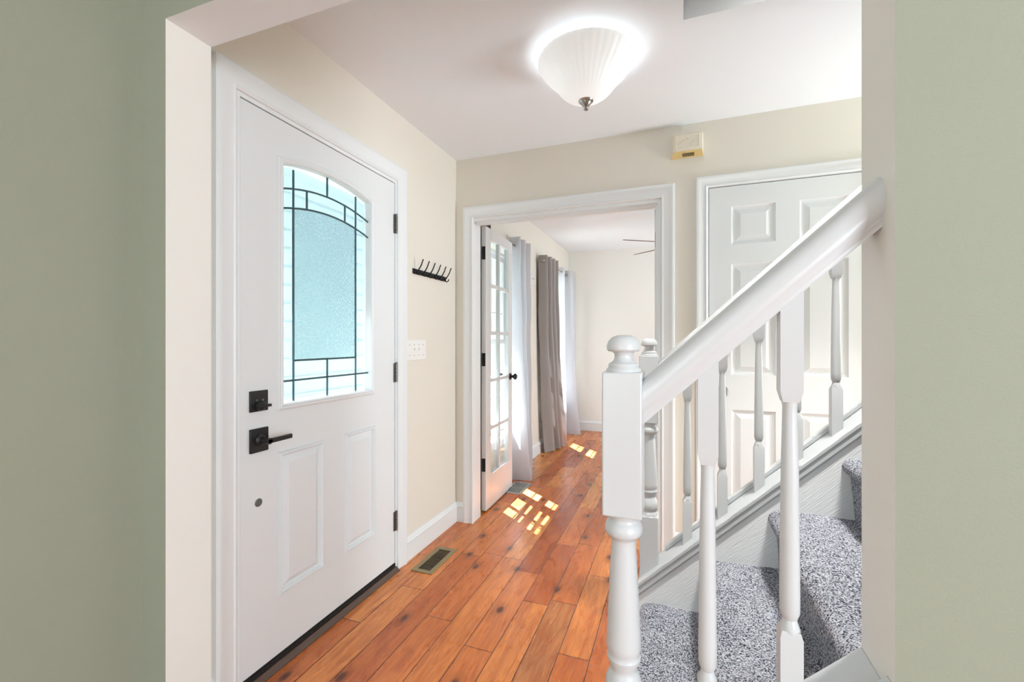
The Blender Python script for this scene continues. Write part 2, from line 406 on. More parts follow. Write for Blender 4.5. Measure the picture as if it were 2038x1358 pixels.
mb = MB(); wall_cells(mb, 'x', 3.1, 3.22, -3.2, FW+.12, 0, CE, [])
struct(mb.build('wall_right', M['cream']), 'right end wall behind the stairs', 'wall')
mb = MB(); wall_cells(mb, 'y', -3.32, -3.2, -1.55, 3.2, 0, CE, [])
struct(mb.build('wall_back', M['green']), 'sage green wall behind the camera', 'wall')
mb = MB(); wall_cells(mb, 'y', 1.787, 1.897, 1.05, 3.1, 0, CE, [])
struct(mb.build('wall_stair', M['cream']), 'cream wall alongside the upper stairs', 'wall')
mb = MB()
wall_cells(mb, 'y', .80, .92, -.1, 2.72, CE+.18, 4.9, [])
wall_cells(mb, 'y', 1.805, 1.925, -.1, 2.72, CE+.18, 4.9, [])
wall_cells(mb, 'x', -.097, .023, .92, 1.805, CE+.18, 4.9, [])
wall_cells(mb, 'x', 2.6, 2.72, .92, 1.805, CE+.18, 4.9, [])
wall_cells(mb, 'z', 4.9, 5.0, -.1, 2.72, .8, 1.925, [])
struct(mb.build('wall_stairwell', simple('shaded_cream_stairwell_paint', s2l(212, 202, 182), .8, spec=.2)), 'cream walls of the stairwell rising above the ceiling opening, colour darkened for shade', 'wall')  # cream darkened to beige, putting the shaft's dimness into the paint
# closet behind the six-panel door (dark back)
mb = MB(); wall_cells(mb, 'x', 1.3, 1.36, FW+.12, 3.5, 0, CE, []); wall_cells(mb, 'x', -.05, .01, FW+.12, 3.5, 0, CE, []); wall_cells(mb, 'y', 3.5, 3.56, -.05, 1.36, 0, CE, [])
struct(mb.build('wall_closet', M['cream']), 'closet enclosure behind the six-panel door', 'wall')
# outdoors
mb = MB(); wall_cells(mb, 'z', -.35, -.15, -14, -1.56, -8, 16, [])
struct(mb.build('floor_outside', M['ground']), 'pale paving outside the front wall', 'ground')
mb = MB(); mb.box(-1.97, -1.56, -1, 7, 2.60, 2.66); mb.box(-1.99, -1.96, -1, 7, 2.56, 2.68)  # unseen eave added to keep high sun off the upper sashes
struct(mb.build('trim_9', M['trim']), 'unseen white eave added outside the front wall to cut the sun', 'eave')

# casings: mitred profile round three sides of a doorway
CASP = [(0, 0), (0, .010), (.006, .015), (.012, .011), (.020, .012), (.045, .016), (.052, .020), (.060, .020), (.066, .016), (.0665, 0)]
def casing(mb, s0, s1, zt, f, width=.08, z0=0, prof=CASP, closed=False):
    k = width/.0665; rows = []
    for wd, t in prof:
        wd *= k
        r = [(s0-wd, z0-(wd if closed else 0), t), (s0-wd, zt+wd, t), (s1+wd, zt+wd, t), (s1+wd, z0-(wd if closed else 0), t)]
        if closed: r.append(r[0])
        rows.append(r)
    mb.grid(rows, f=f)
fL = lambda p: (WL+p[2], p[0], p[1])
fF = lambda p: (p[0], FW-p[2], p[1])
fFb = lambda p: (p[0], FW+.12+p[2], p[1])
mb = MB(); casing(mb, 1.078, 1.998, 2.068, fL, .078)
mb.box(WL-.16, WL+.001, 1.078, 1.0955, 0, 2.07); mb.box(WL-.16, WL+.001, 1.987, 2.0, 0, 2.07); mb.box(WL-.16, WL+.001, 1.0956, 1.9869, 2.053, 2.07)
struct(mb.build('trim_1', M['trim']), 'white moulded casing round the front entry door', 'door casing')
mb = MB(); casing(mb, -1.269, OPF[1]+.004, 2.034, fF, .074); casing(mb, OPF[0]-.004, OPF[1]+.004, 2.034, fFb, .074)
mb.box(OPF[0]-.001, OPF[0]+.016, FW-.001, FW+.121, 0, 2.03); mb.box(OPF[1]-.016, OPF[1]+.001, FW-.001, FW+.121, 0, 2.03); mb.box(OPF[0]+.0161, OPF[1]-.0161, FW-.001, FW+.121, 2.012, 2.031)
mb.box(OPF[1]-.028, OPF[1]-.016, FW+.03, FW+.075, 0, 2.012); mb.box(OPF[0]+.0281, OPF[1]-.0281, FW+.03, FW+.075, 2.0, 2.0119)
struct(mb.build('trim_2', M['trim']), 'white moulded casing round the double doorway to the far room', 'door casing')
mb = MB(); casing(mb, OPC[0]+.003, OPC[1]-.003, 2.066, fF, .058)
mb.box(OPC[0]-.001, OPC[0]+.010, FW-.001, FW+.121, 0, 2.07); mb.box(OPC[1]-.010, OPC[1]+.001, FW-.001, FW+.121, 0, 2.07); mb.box(OPC[0]+.0101, OPC[1]-.0101, FW-.001, FW+.121, 2.064, 2.073)
struct(mb.build('trim_3', M['trim']), 'white moulded casing round the six-panel door', 'door casing')

# baseboards
BASEP = [(0, 0), (.013, 0), (.013, .095), (.017, .099), (.017, .106), (.011, .112), (.009, .122), (.004, .130), (0, .131)]
def baseboard(name, p0, p1, nrm, label, hscale=1):
    mb = MB(); rows = []
    for d, z in BASEP:
        rows.append([(p0[0]+nrm[0]*d, p0[1]+nrm[1]*d, z*hscale), (p1[0]+nrm[0]*d, p1[1]+nrm[1]*d, z*hscale)])
    mb.grid(rows)
    mb.face([r[0] for r in rows]); mb.face([r[1] for r in rows])
    return struct(mb.build(name, M['trim']), label, 'baseboard')
baseboard('baseboard_left', (WL, 2.076), (WL, FW), (1, 0), 'white baseboard between entry door casing and the corner')
baseboard('baseboard_left_nook', (WL, .92), (WL, 1.0), (1, 0), 'short white baseboard beside the entry door casing')
baseboard('baseboard_far_left', (WL, FW), (-1.343, FW), (0, -1), 'short white baseboard in the foyer corner')
baseboard('baseboard_far_middle', (OPF[1]+.078, FW), (OPC[0]-.056, FW), (0, -1), 'white baseboard between the two far doorways')
baseboard('baseboard_far_right', (OPC[1]+.056, FW), (3.1, FW), (0, -1), 'white baseboard right of the six-panel door')
baseboard('baseboard_far_room_left', (WL, FW+.12), (WL, 6.0), (1, 0), 'white baseboard under the far room windows')
baseboard('baseboard_far_room_end', (WL, 6.0), (2.62, 6.0), (0, -1), 'white baseboard along the far room end wall')
baseboard('baseboard_living_left', (-1.39, -3.2), (-1.39, LWY), (1, 0), 'white baseboard below the sage green left wall')

# ------------------------------------------------------------------ panelled faces
def inset(poly, d):
    n = len(poly); out = []
    for i in range(n):
        a, b, c = Vector(poly[i-1]), Vector(poly[i]), Vector(poly[(i+1) % n])
        e1 = (b-a).normalized(); e2 = (c-b).normalized()
        n1 = Vector((-e1.y, e1.x)); n2 = Vector((-e2.y, e2.x))
        k = n1+n2; k = k/max(k.dot(k)/2, .2)*1.0
        out.append(tuple(b+k*d))
    return out
def rings(mb, poly, prof, f, fill=True):
    rows = []
    for d, t in prof:
        q = inset(poly, d) if d else poly
        rows.append([(a, b, t) for a, b in q])
    n = mb.grid(rows, closed=True, f=f)
    if fill: mb.cap([n+(len(rows)-1)*len(poly)+i for i in range(len(poly))])
def panel_face(mb, s0, s1, z0, z1, rects, f, prof, skip=()):
    """flat face with rectangular moulded panels; rects in skip stay open holes"""
    ss = sorted({s0, s1, *[r[0] for r in rects], *[r[1] for r in rects]}); zs = sorted({z0, z1, *[r[2] for r in rects], *[r[3] for r in rects]})
    for i in range(len(ss)-1):
        for j in range(len(zs)-1):
            a, b = (ss[i]+ss[i+1])/2, (zs[j]+zs[j+1])/2
            if any(r[0] < a < r[1] and r[2] < b < r[3] for r in rects): continue
            mb.face([(ss[i],zs[j],0),(ss[i+1],zs[j],0),(ss[i+1],zs[j+1],0),(ss[i],zs[j+1],0)], f=f)
    for r in rects:
        if r in skip: continue
        rings(mb, [(r[0],r[2]),(r[1],r[2]),(r[1],r[3]),(r[0],r[3])], prof, f)

# ------------------------------------------------------------------ entry door
DX = WL-.002
fD = lambda p: (DX+p[2], p[0], p[1])
d1 = empty('door_1', (0, 0, 0)); struct(d1, 'white entry door with arched leaded glass light and black lever', 'door')
s0, s1, z0, z1 = 1.0985, 1.984, .036, 2.049
P1 = (1.252, 1.482, .256, .797); P2 = (1.605, 1.823, .256, .797)
LT = (1.245, 1.812, .952, 1.960)      # rectangle round the lite
mb = MB()
panel_face(mb, s0, s1, z0, z1, [P1, P2, LT], fD, [(0,0),(.001,-.002),(.005,.008),(.011,.009),(.016,.001),(.019,-.008),(.025,-.008),(.048,.004)], skip=(LT,))
def arch(a, b, za, zc, rise, n=20):
    pts = [(a, za), (b, za)]
    for i in range(n+1):
        t = i/n; u = 1-2*t
        pts.append((b+(a-b)*t, zc+rise*(1-u*u)))
    return pts
outl = arch(1.245, 1.812, .952, 1.908, .043)
mb_top = [p for p in outl[2:]]
for i in range(len(mb_top)-1):
    a, b = mb_top[i], mb_top[i+1]
    mb.face([(a[0],a[1],0),(b[0],b[1],0),(b[0],1.960,0),(a[0],1.960,0)], f=fD)
# slab sides and solid body behind the face
for (A, B) in (((s0,z0),(s1,z0)), ((s1,z0),(s1,z1)), ((s1,z1),(s0,z1)), ((s0,z1),(s0,z0))):
    mb.face([(A[0],A[1],0),(B[0],B[1],0),(B[0],B[1],-.044),(A[0],A[1],-.044)], f=fD)
for q in ((s0, 1.262, z0, z1), (1.795, s1, z0, z1), (1.262, 1.795, z0, .968), (1.262, 1.795, 1.945, z1)):
    mb.box(DX-.044, DX-.010, q[0], q[1], q[2], q[3])
rings(mb, outl, [(0,0),(.003,.007),(.009,.010),(.014,.008),(.018,.011),(.024,.009),(.027,.001),(.028,-.02),(.028,-.044)], fD, fill=False)
mb.build('slab', M['door'], d1, ang=7)
# glass: border lights and hammered centre, with lead came over
gz = -.018
GL = inset(outl, .026)
cy0, cy1 = 1.337, 1.698
def arcz(y, off):
    u = (y-1.5285)/.2555
    return 1.921-off - .040*u*u
def arcs(off, ya, yb, n=16): return [(ya+(yb-ya)*i/n, arcz(ya+(yb-ya)*i/n, off)) for i in range(n+1)]
mb = MB()
ctr = [(cy0, 1.138), (cy1, 1.138)] + arcs(.160, cy1, cy0)
n0 = mb.grid([[(a, b, gz) for a, b in ctr], [(a, b, gz-.004) for a, b in ctr]], closed=True, f=fD)
mb.cap([n0+i for i in range(len(ctr))]); mb.cap([n0+len(ctr)+i for i in range(len(ctr))][::-1])
tag(mb.build('textured_glass', M['glass_tex'], d1), 'hammered pale aqua centre glass')
mb = MB()
n0 = mb.grid([[(a, b, gz-.006) for a, b in GL], [(a, b, gz-.009) for a, b in GL]], closed=True, f=fD)
mb.cap([n0+i for i in range(len(GL))]); mb.cap([n0+len(GL)+i for i in range(len(GL))][::-1])
tag(mb.build('border_glass', M['glass_border'], d1), 'smooth aqua border glass')
mb = MB()
def came(pts, r=.0042): mb.tube([fD((a, b, gz+.003)) for a, b in pts], r, 8)
came([(cy0, .975), (cy0, arcz(cy0, .01))]); came([(cy1, .975), (cy1, arcz(cy1, .01))])
came(arcs(.084, 1.27, 1.787)); came(arcs(.160, 1.27, 1.787))
came([(1.5175, 1.921), (1.5175, arcz(1.5175, .084))])
for y in (1.405, 1.626): came([(y, arcz(y, .084)), (y, arcz(y, .160))])
came([(cy0, 1.138), (cy1, 1.138)]); came([(1.27, 1.060), (1.787, 1.060)]); came([(1.5175, 1.138), (1.5175, .975)])
tag(mb.build('lead_came', M['came'], d1), 'dark grey leading')
# hardware
dl = MB()
dl.box(DX, DX+.008, 1.131, 1.203, .964, 1.038)
dl = dl.build('deadbolt', M['black'], d1, bevel=.002)
mb = MB(); mb.lathe([(.0, .002), (.019, .004), (.017, .016), (.012, .022), (0, .022)], (DX+.006, 1.167, .984), 24, 'x')
mb.box(DX+.022, DX+.030, 1.150, 1.200, .979, .989); mb.build('thumb_turn', M['black'], dl, bevel=.0015)
for y in (1.156, 1.181):
    mb = MB(); mb.lathe([(0, 0), (.0042, .0005), (.0042, .0015), (0, .0022)], (DX+.0078, y, 1.004), 14, 'x'); mb.build('screw', M['hinge'], dl)
lv = MB(); lv.box(DX, DX+.009, 1.131, 1.204, .819, .904); lv = lv.build('lever_set', M['black'], d1, bevel=.002)
mb = MB(); mb.lathe([(0, 0), (.021, .001), (.021, .006), (.013, .014), (.011, .034), (.011, .05), (0, .05)], (DX+.008, 1.1675, .8615), 24, 'x')
mb.build('spindle', M['black'], lv)
mb = MB(); mb.box(DX+.046, DX+.058, 1.158, 1.266, .853, .870); mb.build('lever', M['black'], lv, bevel=.003)
mb = MB(); mb.lathe([(0, 0), (.0145, 0), (.0145, .002), (.012, .004), (0, .004)], (DX, 1.169, .637), 24, 'x')
tag(mb.build('cover_disc', simple('grey_disc', s2l(96, 98, 94), .5), d1), 'small dark grey round cover')
for z in (1.835, 1.047, .260):
    mb = MB(); mb.box(DX+.001, DX+.004, 1.973, 1.986, z-.05, z+.05)
    for i in range(5):
        mb.lathe([(0, -.0095), (.006, -.009), (.006, .009), (0, .0095)], (DX+.008, 1.9885, z-.04+i*.02), 12)
    mb.lathe([(0, .049), (.004, .05), (.005, .054), (0, .057)], (DX+.008, 1.9885, z), 12)
    mb.build('hinge', M['hinge'], d1)
mb = MB(); mb.box(DX-.04, DX+.003, s0, s1, .028, .040); mb.box(DX+.002, DX+.006, s0, s1, .022, .036)
mb.build('door_sweep', M['dark'], d1)
mb = MB()
mb.grid([[(WL-.16, 1.092, z), (WL-.16, 1.99, z)] for z in (0,)] + [[(x, 1.092, z), (x, 1.99, z)] for x, z in ((WL-.16, .022), (WL-.01, .024), (WL-.004, .019), (WL+.008, .019), (WL+.016, .013), (WL+.028, .004), (WL+.028, 0))])
struct(mb.build('trim_4', M['bronze']), 'dark bronze threshold under the entry door', 'threshold')

# ------------------------------------------------------------------ six-panel door
d4 = empty('door_4'); struct(d4, 'white six-panel door behind the stair railing', 'door')
DY = FW+.004; f4 = lambda p: (p[0], DY-p[2], p[1])
a0, a1 = .168, .923
xa, xb, xc, xd = .279, .491, .600, .812
rects = []
for (q0, q1) in ((.235, .840), (1.030, 1.636), (1.743, 1.950)):
    rects += [(xa, xb, q0, q1), (xc, xd, q0, q1)]
mb = MB(); panel_face(mb, a0, a1, .012, 2.060, rects, f4, [(0,0),(.007,-.009),(.016,-.012),(.022,-.011),(.045,-.001)])
for (A, B) in (((a0,.012),(a1,.012)), ((a1,.012),(a1,2.06)), ((a1,2.06),(a0,2.06)), ((a0,2.06),(a0,.012))):
    mb.face([(A[0],A[1],0),(B[0],B[1],0),(B[0],B[1],-.035),(A[0],A[1],-.035)], f=f4)
mb.face([(a0,.012,-.035),(a1,.012,-.035),(a1,2.06,-.035),(a0,2.06,-.035)], f=f4)
mb.build('slab', M['door'], d4, ang=7)
mb = MB(); mb.lathe([(0, 0), (.032, -.001), (.032, -.006), (.014, -.012), (.011, -.03), (.016, -.036), (.026, -.046), (.027, -.056), (.020, -.066), (0, -.069)], (.232, DY, .94), 28, 'y')
tag(mb.build('knob', M['nickel'], d4), 'brushed nickel round knob')

# ------------------------------------------------------------------ french doors (open into the far room)
def french(name, label, loc, ang, flip, knob_side):
    root = empty(name, loc, ang); struct(root, label, 'door')
    W, T, z0, z1 = .58, .035, .012, 2.028
    sy = -1 if flip else 1
    st, top, bot, mu = .096, .075, .235, .026
    mb = MB()
    Y = lambda y: y*sy
    mb.box(0, st, Y(0), Y(T), z0, z1); mb.box(W-st, W, Y(0), Y(T), z0, z1)
    mb.box(st, W-st, Y(0), Y(T), z1-top, z1); mb.box(st, W-st, Y(0), Y(T), z0, z0+bot)
    mb.build('frame', M['trim'], root, bevel=.003)
    gx0, gx1, gz0, gz1 = st, W-st, z0+bot, z1-top
    mb = MB(); xm = (gx0+gx1)/2
    mb.box(xm-mu/2, xm+mu/2, Y(.004), Y(T-.004), gz0, gz1)
    ph = (gz1-gz0-4*mu)/5
    for k in range(1, 5):
        z = gz0+k*ph+(k-1)*mu; mb.box(gx0, xm-mu/2, Y(.004), Y(T-.004), z, z+mu); mb.box(xm+mu/2, gx1, Y(.004), Y(T-.004), z, z+mu)
    mb.build('muntins', M['trim'], root, bevel=.003)
    for i in range(2):
        for k in range(5):
            xa_ = gx0 if i == 0 else xm+mu/2; xb_ = xm-mu/2 if i == 0 else gx1
            z = gz0+k*(ph+mu)
            mb = MB(); mb.box(xa_, xb_, Y(T/2-.002), Y(T/2+.002), z, z+ph)
            mb.build('glass_pane', M['glass'], root)
    for side in (-1, 1):
        mb = MB(); yk = Y(0) if side < 0 else Y(T); dr = (-1 if side < 0 else 1)*sy
        mb.lathe([(0, 0), (.028, .001*dr), (.028, .005*dr), (.012, .010*dr), (.010, .022*dr), (.015, .028*dr), (.025, .038*dr), (.026, .048*dr), (.018, .056*dr), (0, .058*dr)], (W-.052, yk, .925), 24, 'y')
        mb.build('knob', M['black'], root)
    for z in (1.838, 1.083, .337):
        mb = MB(); mb.box(-.0025, 0, Y(.004), Y(T-.006), z-.046, z+.046)
        mb.lathe([(0, -.047), (.0065, -.046), (.0065, .046), (0, .047)], (-.008, Y(T+.003), z), 12)
        mb.box(-.014, 0, Y(T-.002), Y(T+.004), z-.046, z+.046)
        mb.box(-.012, -.009, Y(T+.003), Y(T+.028), z-.046, z+.046)
        mb.build('hinge', M['black'], root)
    return root
# left leaf: local +x runs away from the camera
french('door_2', 'open white glass-paned leaf at the left of the double doorway', (-1.263, 2.868, 0), PI/2+math.radians(1.7), False, 1)
french('door_3', 'open white glass-paned leaf at the right, seen edge-on', (-.128, 2.868, 0), PI/2, True, 1)

# ------------------------------------------------------------------ far room windows
def window(name, W, label):
    root = empty(name); struct(root, label, 'window')
    y0, y1, z0, z1 = W
    mb = MB(); casing(mb, y0-.002, y1+.002, z1+.002, fL, .07, z0=z0-.02)
    mb.box(WL-.10, WL+.045, y0-.08, y1+.08, z0-.022, z0-.002); mb.box(WL, WL+.014, y0-.07, y1+.07, z0-.09, z0-.022)
    mb.build('casing', M['trim'], root, bevel=.002)
    xo = WL-.10
    mb = MB(); mb.box(xo-.05, xo+.03, y0, y0+.025, z0, z1); mb.box(xo-.05, xo+.03, y1-.025, y1, z0, z1); mb.box(xo-.05, xo+.03, y0+.025, y1-.025, z1-.025, z1); mb.box(xo-.05, xo+.03, y0+.025, y1-.025, z0, z0+.025)
    mb.build('frame', M['trim'], root)
    zm = (z0+z1)/2
    for (za, zb, x) in ((z0+.025, zm+.02, xo), (zm-.02, z1-.025, xo-.03)):
        a, b = y0+.025, y1-.025; r = .038
        mb = MB(); mb.box(x, x+.026, a, a+r, za, zb); mb.box(x, x+.026, b-r, b, za, zb); mb.box(x, x+.026, a+r, b-r, za, za+r); mb.box(x, x+.026, a+r, b-r, zb-r, zb)
        sa = mb.build('sash', M['trim'], root)
        mb = MB()
        for i in (1, 2):
            y = a+r+(b-a-2*r)*i/3; mb.box(x+.008, x+.018, y-.006, y+.006, za+r, zb-r)
            z = za+r+(zb-za-2*r)*i/3; mb.box(x+.0085, x+.0175, a+r, b-r, z-.006, z+.006)
        mb.build('grille', M['trim'], sa)
        mb = MB(); mb.box(x+.0115, x+.0145, a+r, b-r, za+r, zb-r); mb.build('glass', M['glass'], sa)
    return root
window('window_1', W1, 'white gridded window behind the open glass door leaf')
window('window_2', W2, 'white gridded window near the far corner')

# ------------------------------------------------------------------ stairs
RISE, RUN, NX1 = .2055, .2195, -.136
YN, YF = .925, 1.786     # carpet span
SM = .94; capz = lambda x: .413+SM*x
stair = empty('staircase', (0, 0, 0))
tag(stair, 'enclosed staircase with grey carpeted steps rising to the right', 'staircase')
prof = []
NST = 10
for k in range(1, NST+1):
    x = NX1+(k-1)*RUN; z = RISE*k; zb = RISE*(k-1)
    for t in range(7): prof.append((x+.034-.012*t/6, zb+(RISE-.062)*t/6+.002))
    for a in range(0, 9):
        th = math.radians(-80-(a*200/8-0)*1)  # around the nosing from under to top
        th = math.radians(250-a*160/8)
        prof.append((x+.030+.030*math.cos(th), z-.031+.030*math.sin(th)+.001))
    nx = x+RUN+.034
    for t in range(1, 9): prof.append((x+.034+(nx-x-.034)*t/9, z+.0005*math.sin(t)))
prof.append((NX1+NST*RUN+.4, RISE*NST))
NYS = 70
rows = []
for (x, z) in prof:
    row = []
    for j in range(NYS+1):
        y = YN+(YF-YN)*j/NYS
        p = Vector((x, y, z)); d = noise.noise(p*9)*.006+noise.noise(p*38)*.0035
        edge = min(j, NYS-j)
        row.append((x-d*.7, y, z+d))
    rows.append(row)
mb = MB(); mb.grid(rows)
o = mb.build('stair_carpet', M['carpet'], stair, ang=80); tag(o, 'speckled grey frieze carpet')
# solid body under the carpet
mb = MB()
for k in range(1, NST+1):
    x = NX1+(k-1)*RUN+.04
    mb.box(x, NX1+NST*RUN+.4, YN, YF, RISE*(k-1)-(0 if k == 1 else .002), RISE*k-.012)
mb.build('stair_body', M['trim'], stair)

def sloped(mb, x0, x1, y0, y1, lo, hi):
    """vertical-ended board whose lower/upper edges follow functions of x"""
    n = 2; rows = [[(x, y0, lo(x)), (x, y1, lo(x)), (x, y1, hi(x)), (x, y0, hi(x))] for x in (x0, x1)]
    k = mb.grid(rows, closed=True); mb.cap([k, k+1, k+2, k+3]); mb.cap([k+4, k+5, k+6, k+7])
def stringer(ya, yb, x1, parent, dirn):
    """closed stringer wall with sloped cap; dirn +1: hall side is +Y"""
    mb = MB(); x0 = -.142
    sloped(mb, x0+.004, x1, ya+.008, yb-.004, lambda x: 0, lambda x: capz(x)-.016)
    mb.build('stringer', M['skirt'], parent)
    mb = MB()
    sloped(mb, x0, x1, ya-.008, yb+.006, lambda x: capz(x)-.018, capz)
    # cove moulding under the cap on the stair side
    s = ya-.006 if dirn > 0 else yb+.006
    q = -1 if dirn > 0 else 1
    e = ya+.008 if dirn > 0 else yb-.004
    sloped(mb, x0, x1, min(e, e+q*.011), max(e, e+q*.011), lambda x: capz(x)-.048, lambda x: capz(x)-.018)
    sloped(mb, x0, x1, min(e, e+q*.005), max(e, e+q*.005), lambda x: capz(x)-.056, lambda x: capz(x)-.047)
    mb.build('stringer_cap', M['rail'], parent, bevel=.0025)
    mb = MB()
    r0, r1 = (yb-.022, yb+.004) if dirn > 0 else (ya-.004, ya+.022)
    sloped(mb, x0+.10, x1, r0, r1, capz, lambda x: capz(x)+.022)
    mb.build('shoe_rail', M['rail'], parent, bevel=.003)
stringer(1.776, 1.896, 1.05, stair, 1)
stringer(.800, .916, .2966, stair, -1)

NEWEL = [(.0, 1.2265), (.012, 1.226), (.022, 1.222), (.0285, 1.2145), (.0316, 1.205), (.0312, 1.199), (.0285, 1.1958), (.020, 1.1945), (.0172, 1.190), (.0170, 1.185), (.0185, 1.179), (.0235, 1.174), (.027, 1.1725), (.0285, 1.169), (.0275, 1.166), (.031, 1.163), (.0325, 1.1595), (.0325, 1.156)]
TURN = [(.0325, .898), (.0295, .890), (.027, .884), (.0265, .880), (.0318, .874), (.0345, .866), (.0345, .858), (.031, .852), (.0255, .848), (.0232, .842), (.0225, .832), (.0245, .80), (.0275, .74), (.0300, .69), (.0318, .650), (.0320, .640), (.0295, .634), (.0290, .628), (.0312, .624), (.0300, .617), (.0245, .606), (.0235, .598), (.0275, .592), (.0330, .578), (.0340, .566), (.0320, .554), (.0275, .546), (.0300, .541), (.0330, .536), (.0335, .526)]
def newel(parent, x, y, zb):
    s = .0355
    n = MB(); n.box(x-s, x+s, y-s, y+s, .893, 1.158); n.box(x-s, x+s, y-s, y+s, zb, .530)
    n.lathe([(r, z) for r, z in TURN], (x, y, 0), 40)
    po = n.build('newel_post', M['rail'], parent, bevel=.003)
    f = MB(); f.lathe([(r, z) for r, z in NEWEL], (x, y, 0), 40)
    tag(f.build('finial', M['rail'], po), 'mushroom-shaped turned cap')
def baluster(parent, x, y, rz, cz):
    s = .0165
    lowtop = cz(x)+.150; uptop = rz(x)-.155
    mb = MB()
    def sqr(z, k=1, f=None): return [(x+a*s*k, y+b*s*k, (f(x+a*s*k) if f else z)) for a, b in ((-1,-1),(1,-1),(1,1),(-1,1))]
    k0 = mb.grid([sqr(0, 1, cz), sqr(lowtop-.004), sqr(lowtop+.006, .82)], closed=True); mb.cap([k0+3, k0+2, k0+1, k0]); mb.cap([k0+8, k0+9, k0+10, k0+11])
    k0 = mb.grid([sqr(uptop-.012, .72), sqr(uptop+.006), sqr(0, 1, rz)], closed=True); mb.cap([k0+3, k0+2, k0+1, k0]); mb.cap([k0+8, k0+9, k0+10, k0+11])
    L = uptop-lowtop
    mb.lathe([(.0150, lowtop-.001), (.0155, lowtop+.006), (.0120, lowtop+.016), (.0105, lowtop+.022), (.0125, lowtop+.026), (.0150, lowtop+.034), (.0152, lowtop+.06), (.0146, lowtop+L*.35), (.0130, lowtop+L*.7), (.0112, uptop-.045), (.0108, uptop-.02), (.0130, uptop-.008), (.0155, uptop+.002)], (x, y, 0), 24)
    return mb.build('baluster', M['rail'], parent)
RAILP = [(-.019, 0), (.019, 0), (.019, .010), (.0215, .013), (.0215, .018), (.0265, .024), (.029, .040), (.028, .056), (.024, .068), (.016, .077), (.006, .081), (0, .082), (-.006, .081), (-.016, .077), (-.024, .068), (-.028, .056), (-.029, .040), (-.0265, .024), (-.0215, .018), (-.0215, .013), (-.019, .010)]
def handrail(parent, x0, x1, y, rz):
    mb = MB(); rows = []
    N = 12
    for i in range(N+1):
        x = x0+(x1-x0)*i/N
        rows.append([(x, y+a, rz(x)+b) for a, b in RAILP])
    k = mb.grid(rows, closed=True); c = len(RAILP)
    mb.cap([k+i for i in range(c)][::-1]); mb.cap([k+N*c+i for i in range(c)])
    return mb.build('handrail', M['rail'], parent, ang=50)
rn = lambda x: 1.117+.925*x
rf = lambda x: 1.117+.932*x
near = empty('stair_railing', (-.095, .857, 0)); tag(near, 'white painted stair railing with turned posts, nearest the camera', 'railing', 'white railings either side of the stairs')
far = empty('stair_railing', (-.103, 1.84, 0)); tag(far, 'white painted stair railing on the far side of the steps', 'railing', 'white railings either side of the stairs')
CH = []
def shift(root, fn):
    before = set(C.objects); fn(); 
    for o in set(C.objects)-before:
        if o.parent == root: o.location = Vector(o.location)-Vector(root.location)
def mk_near():
    newel(near, -.094, .857, 0)
    handrail(near, -.060, .2966, .857, rn)
    for x in (.051, .177): baluster(near, x, .857, rn, capz)
    mb = MB(); mb.box(-.060, -.0575, .845, .869, .985, 1.055); mb.build('rail_bracket', M['rail'], near)
def mk_far():
    newel(far, -.103, 1.838, .15)
    handrail(far, -.068, 1.05, 1.84, rf)
    for x in (.038, .160, .281, .400, .518, .640, .760, .880, 1.0): baluster(far, x, 1.835, rf, capz)
    mb = MB(); mb.lathe([(0, 0), (.012, 0), (.012, -.02), (.018, -.024), (.018, -.03), (.008, -.036), (0, -.037)], (.552, 1.812, 1.665), 20, 'y'); mb.build('rail_plug', M['rail'], far)
shift(near, mk_near); shift(far, mk_far)

# ------------------------------------------------------------------ ceiling lamp
lx, ly = -.362, 1.875
lamp = empty('ceiling_lamp', (lx, ly, CE)); tag(lamp, 'flush frosted ribbed glass ceiling lamp, lit, with nickel finial', 'ceiling lamp')
mb = MB(); mb.lathe([(.0, 0), (.135, 0), (.145, -.004), (.140, -.014), (.120, -.018), (.05, -.020), (.045, -.030), (0, -.031)], (0, 0, 0), 40); mb.build('canopy', M['trim'], lamp)
mb = MB(); flute = lambda a, h: .005*math.cos(40*a)*(1 if h > -.19 else .3)
prof_l = [(.2030, -.030), (.2045, -.036), (.2010, -.044), (.1940, -.056), (.1830, -.072), (.1680, -.090), (.1500, -.108), (.1350, -.124), (.1240, -.138), (.1130, -.152), (.0980, -.168), (.0790, -.182), (.0550, -.193), (.0300, -.199), (.0100, -.201)]
mb.lathe(prof_l, (0, 0, 0), 240, mod=flute); mb.f = [f for f in mb.f if len(f) == 4]; mb.mi = [0]*len(mb.f)
sh = mb.build('glass_shade', M['shade'], lamp, ang=180)
so = sh.modifiers.new('thick', 'SOLIDIFY'); so.thickness = .004; so.offset = -1
mb = MB(); mb.lathe([(0, -.196), (.030, -.1965), (.0315, -.200), (.0290, -.204), (.0235, -.206), (.0225, -.210), (.0150, -.220), (.0080, -.223), (.0045, -.226), (.0045, -.229), (.0100, -.232), (.0110, -.2355), (.0085, -.2385), (.0030, -.241), (0, -.2415)], (0, 0, 0), 32)
mb.build('finial', M['nickel'], lamp)
for k, (bx, by) in enumerate(((-.075, -.035), (.055, .050))):
    mb = MB(); mb.lathe([(0, -.030), (.013, -.032), (.013, -.06), (0, -.062)], (bx, by, 0), 16); mb.build('bulb_socket', M['trim'], lamp)
    ld = bpy.data.lights.new('bulb_light', 'POINT'); lo = bpy.data.objects.new('bulb_light', ld); C.objects.link(lo)
    ld.energy = 0.8; ld.shadow_soft_size = .022; ld.color = (.86, .94, 1); lo.location = (lx+bx, ly+by, CE-.085)

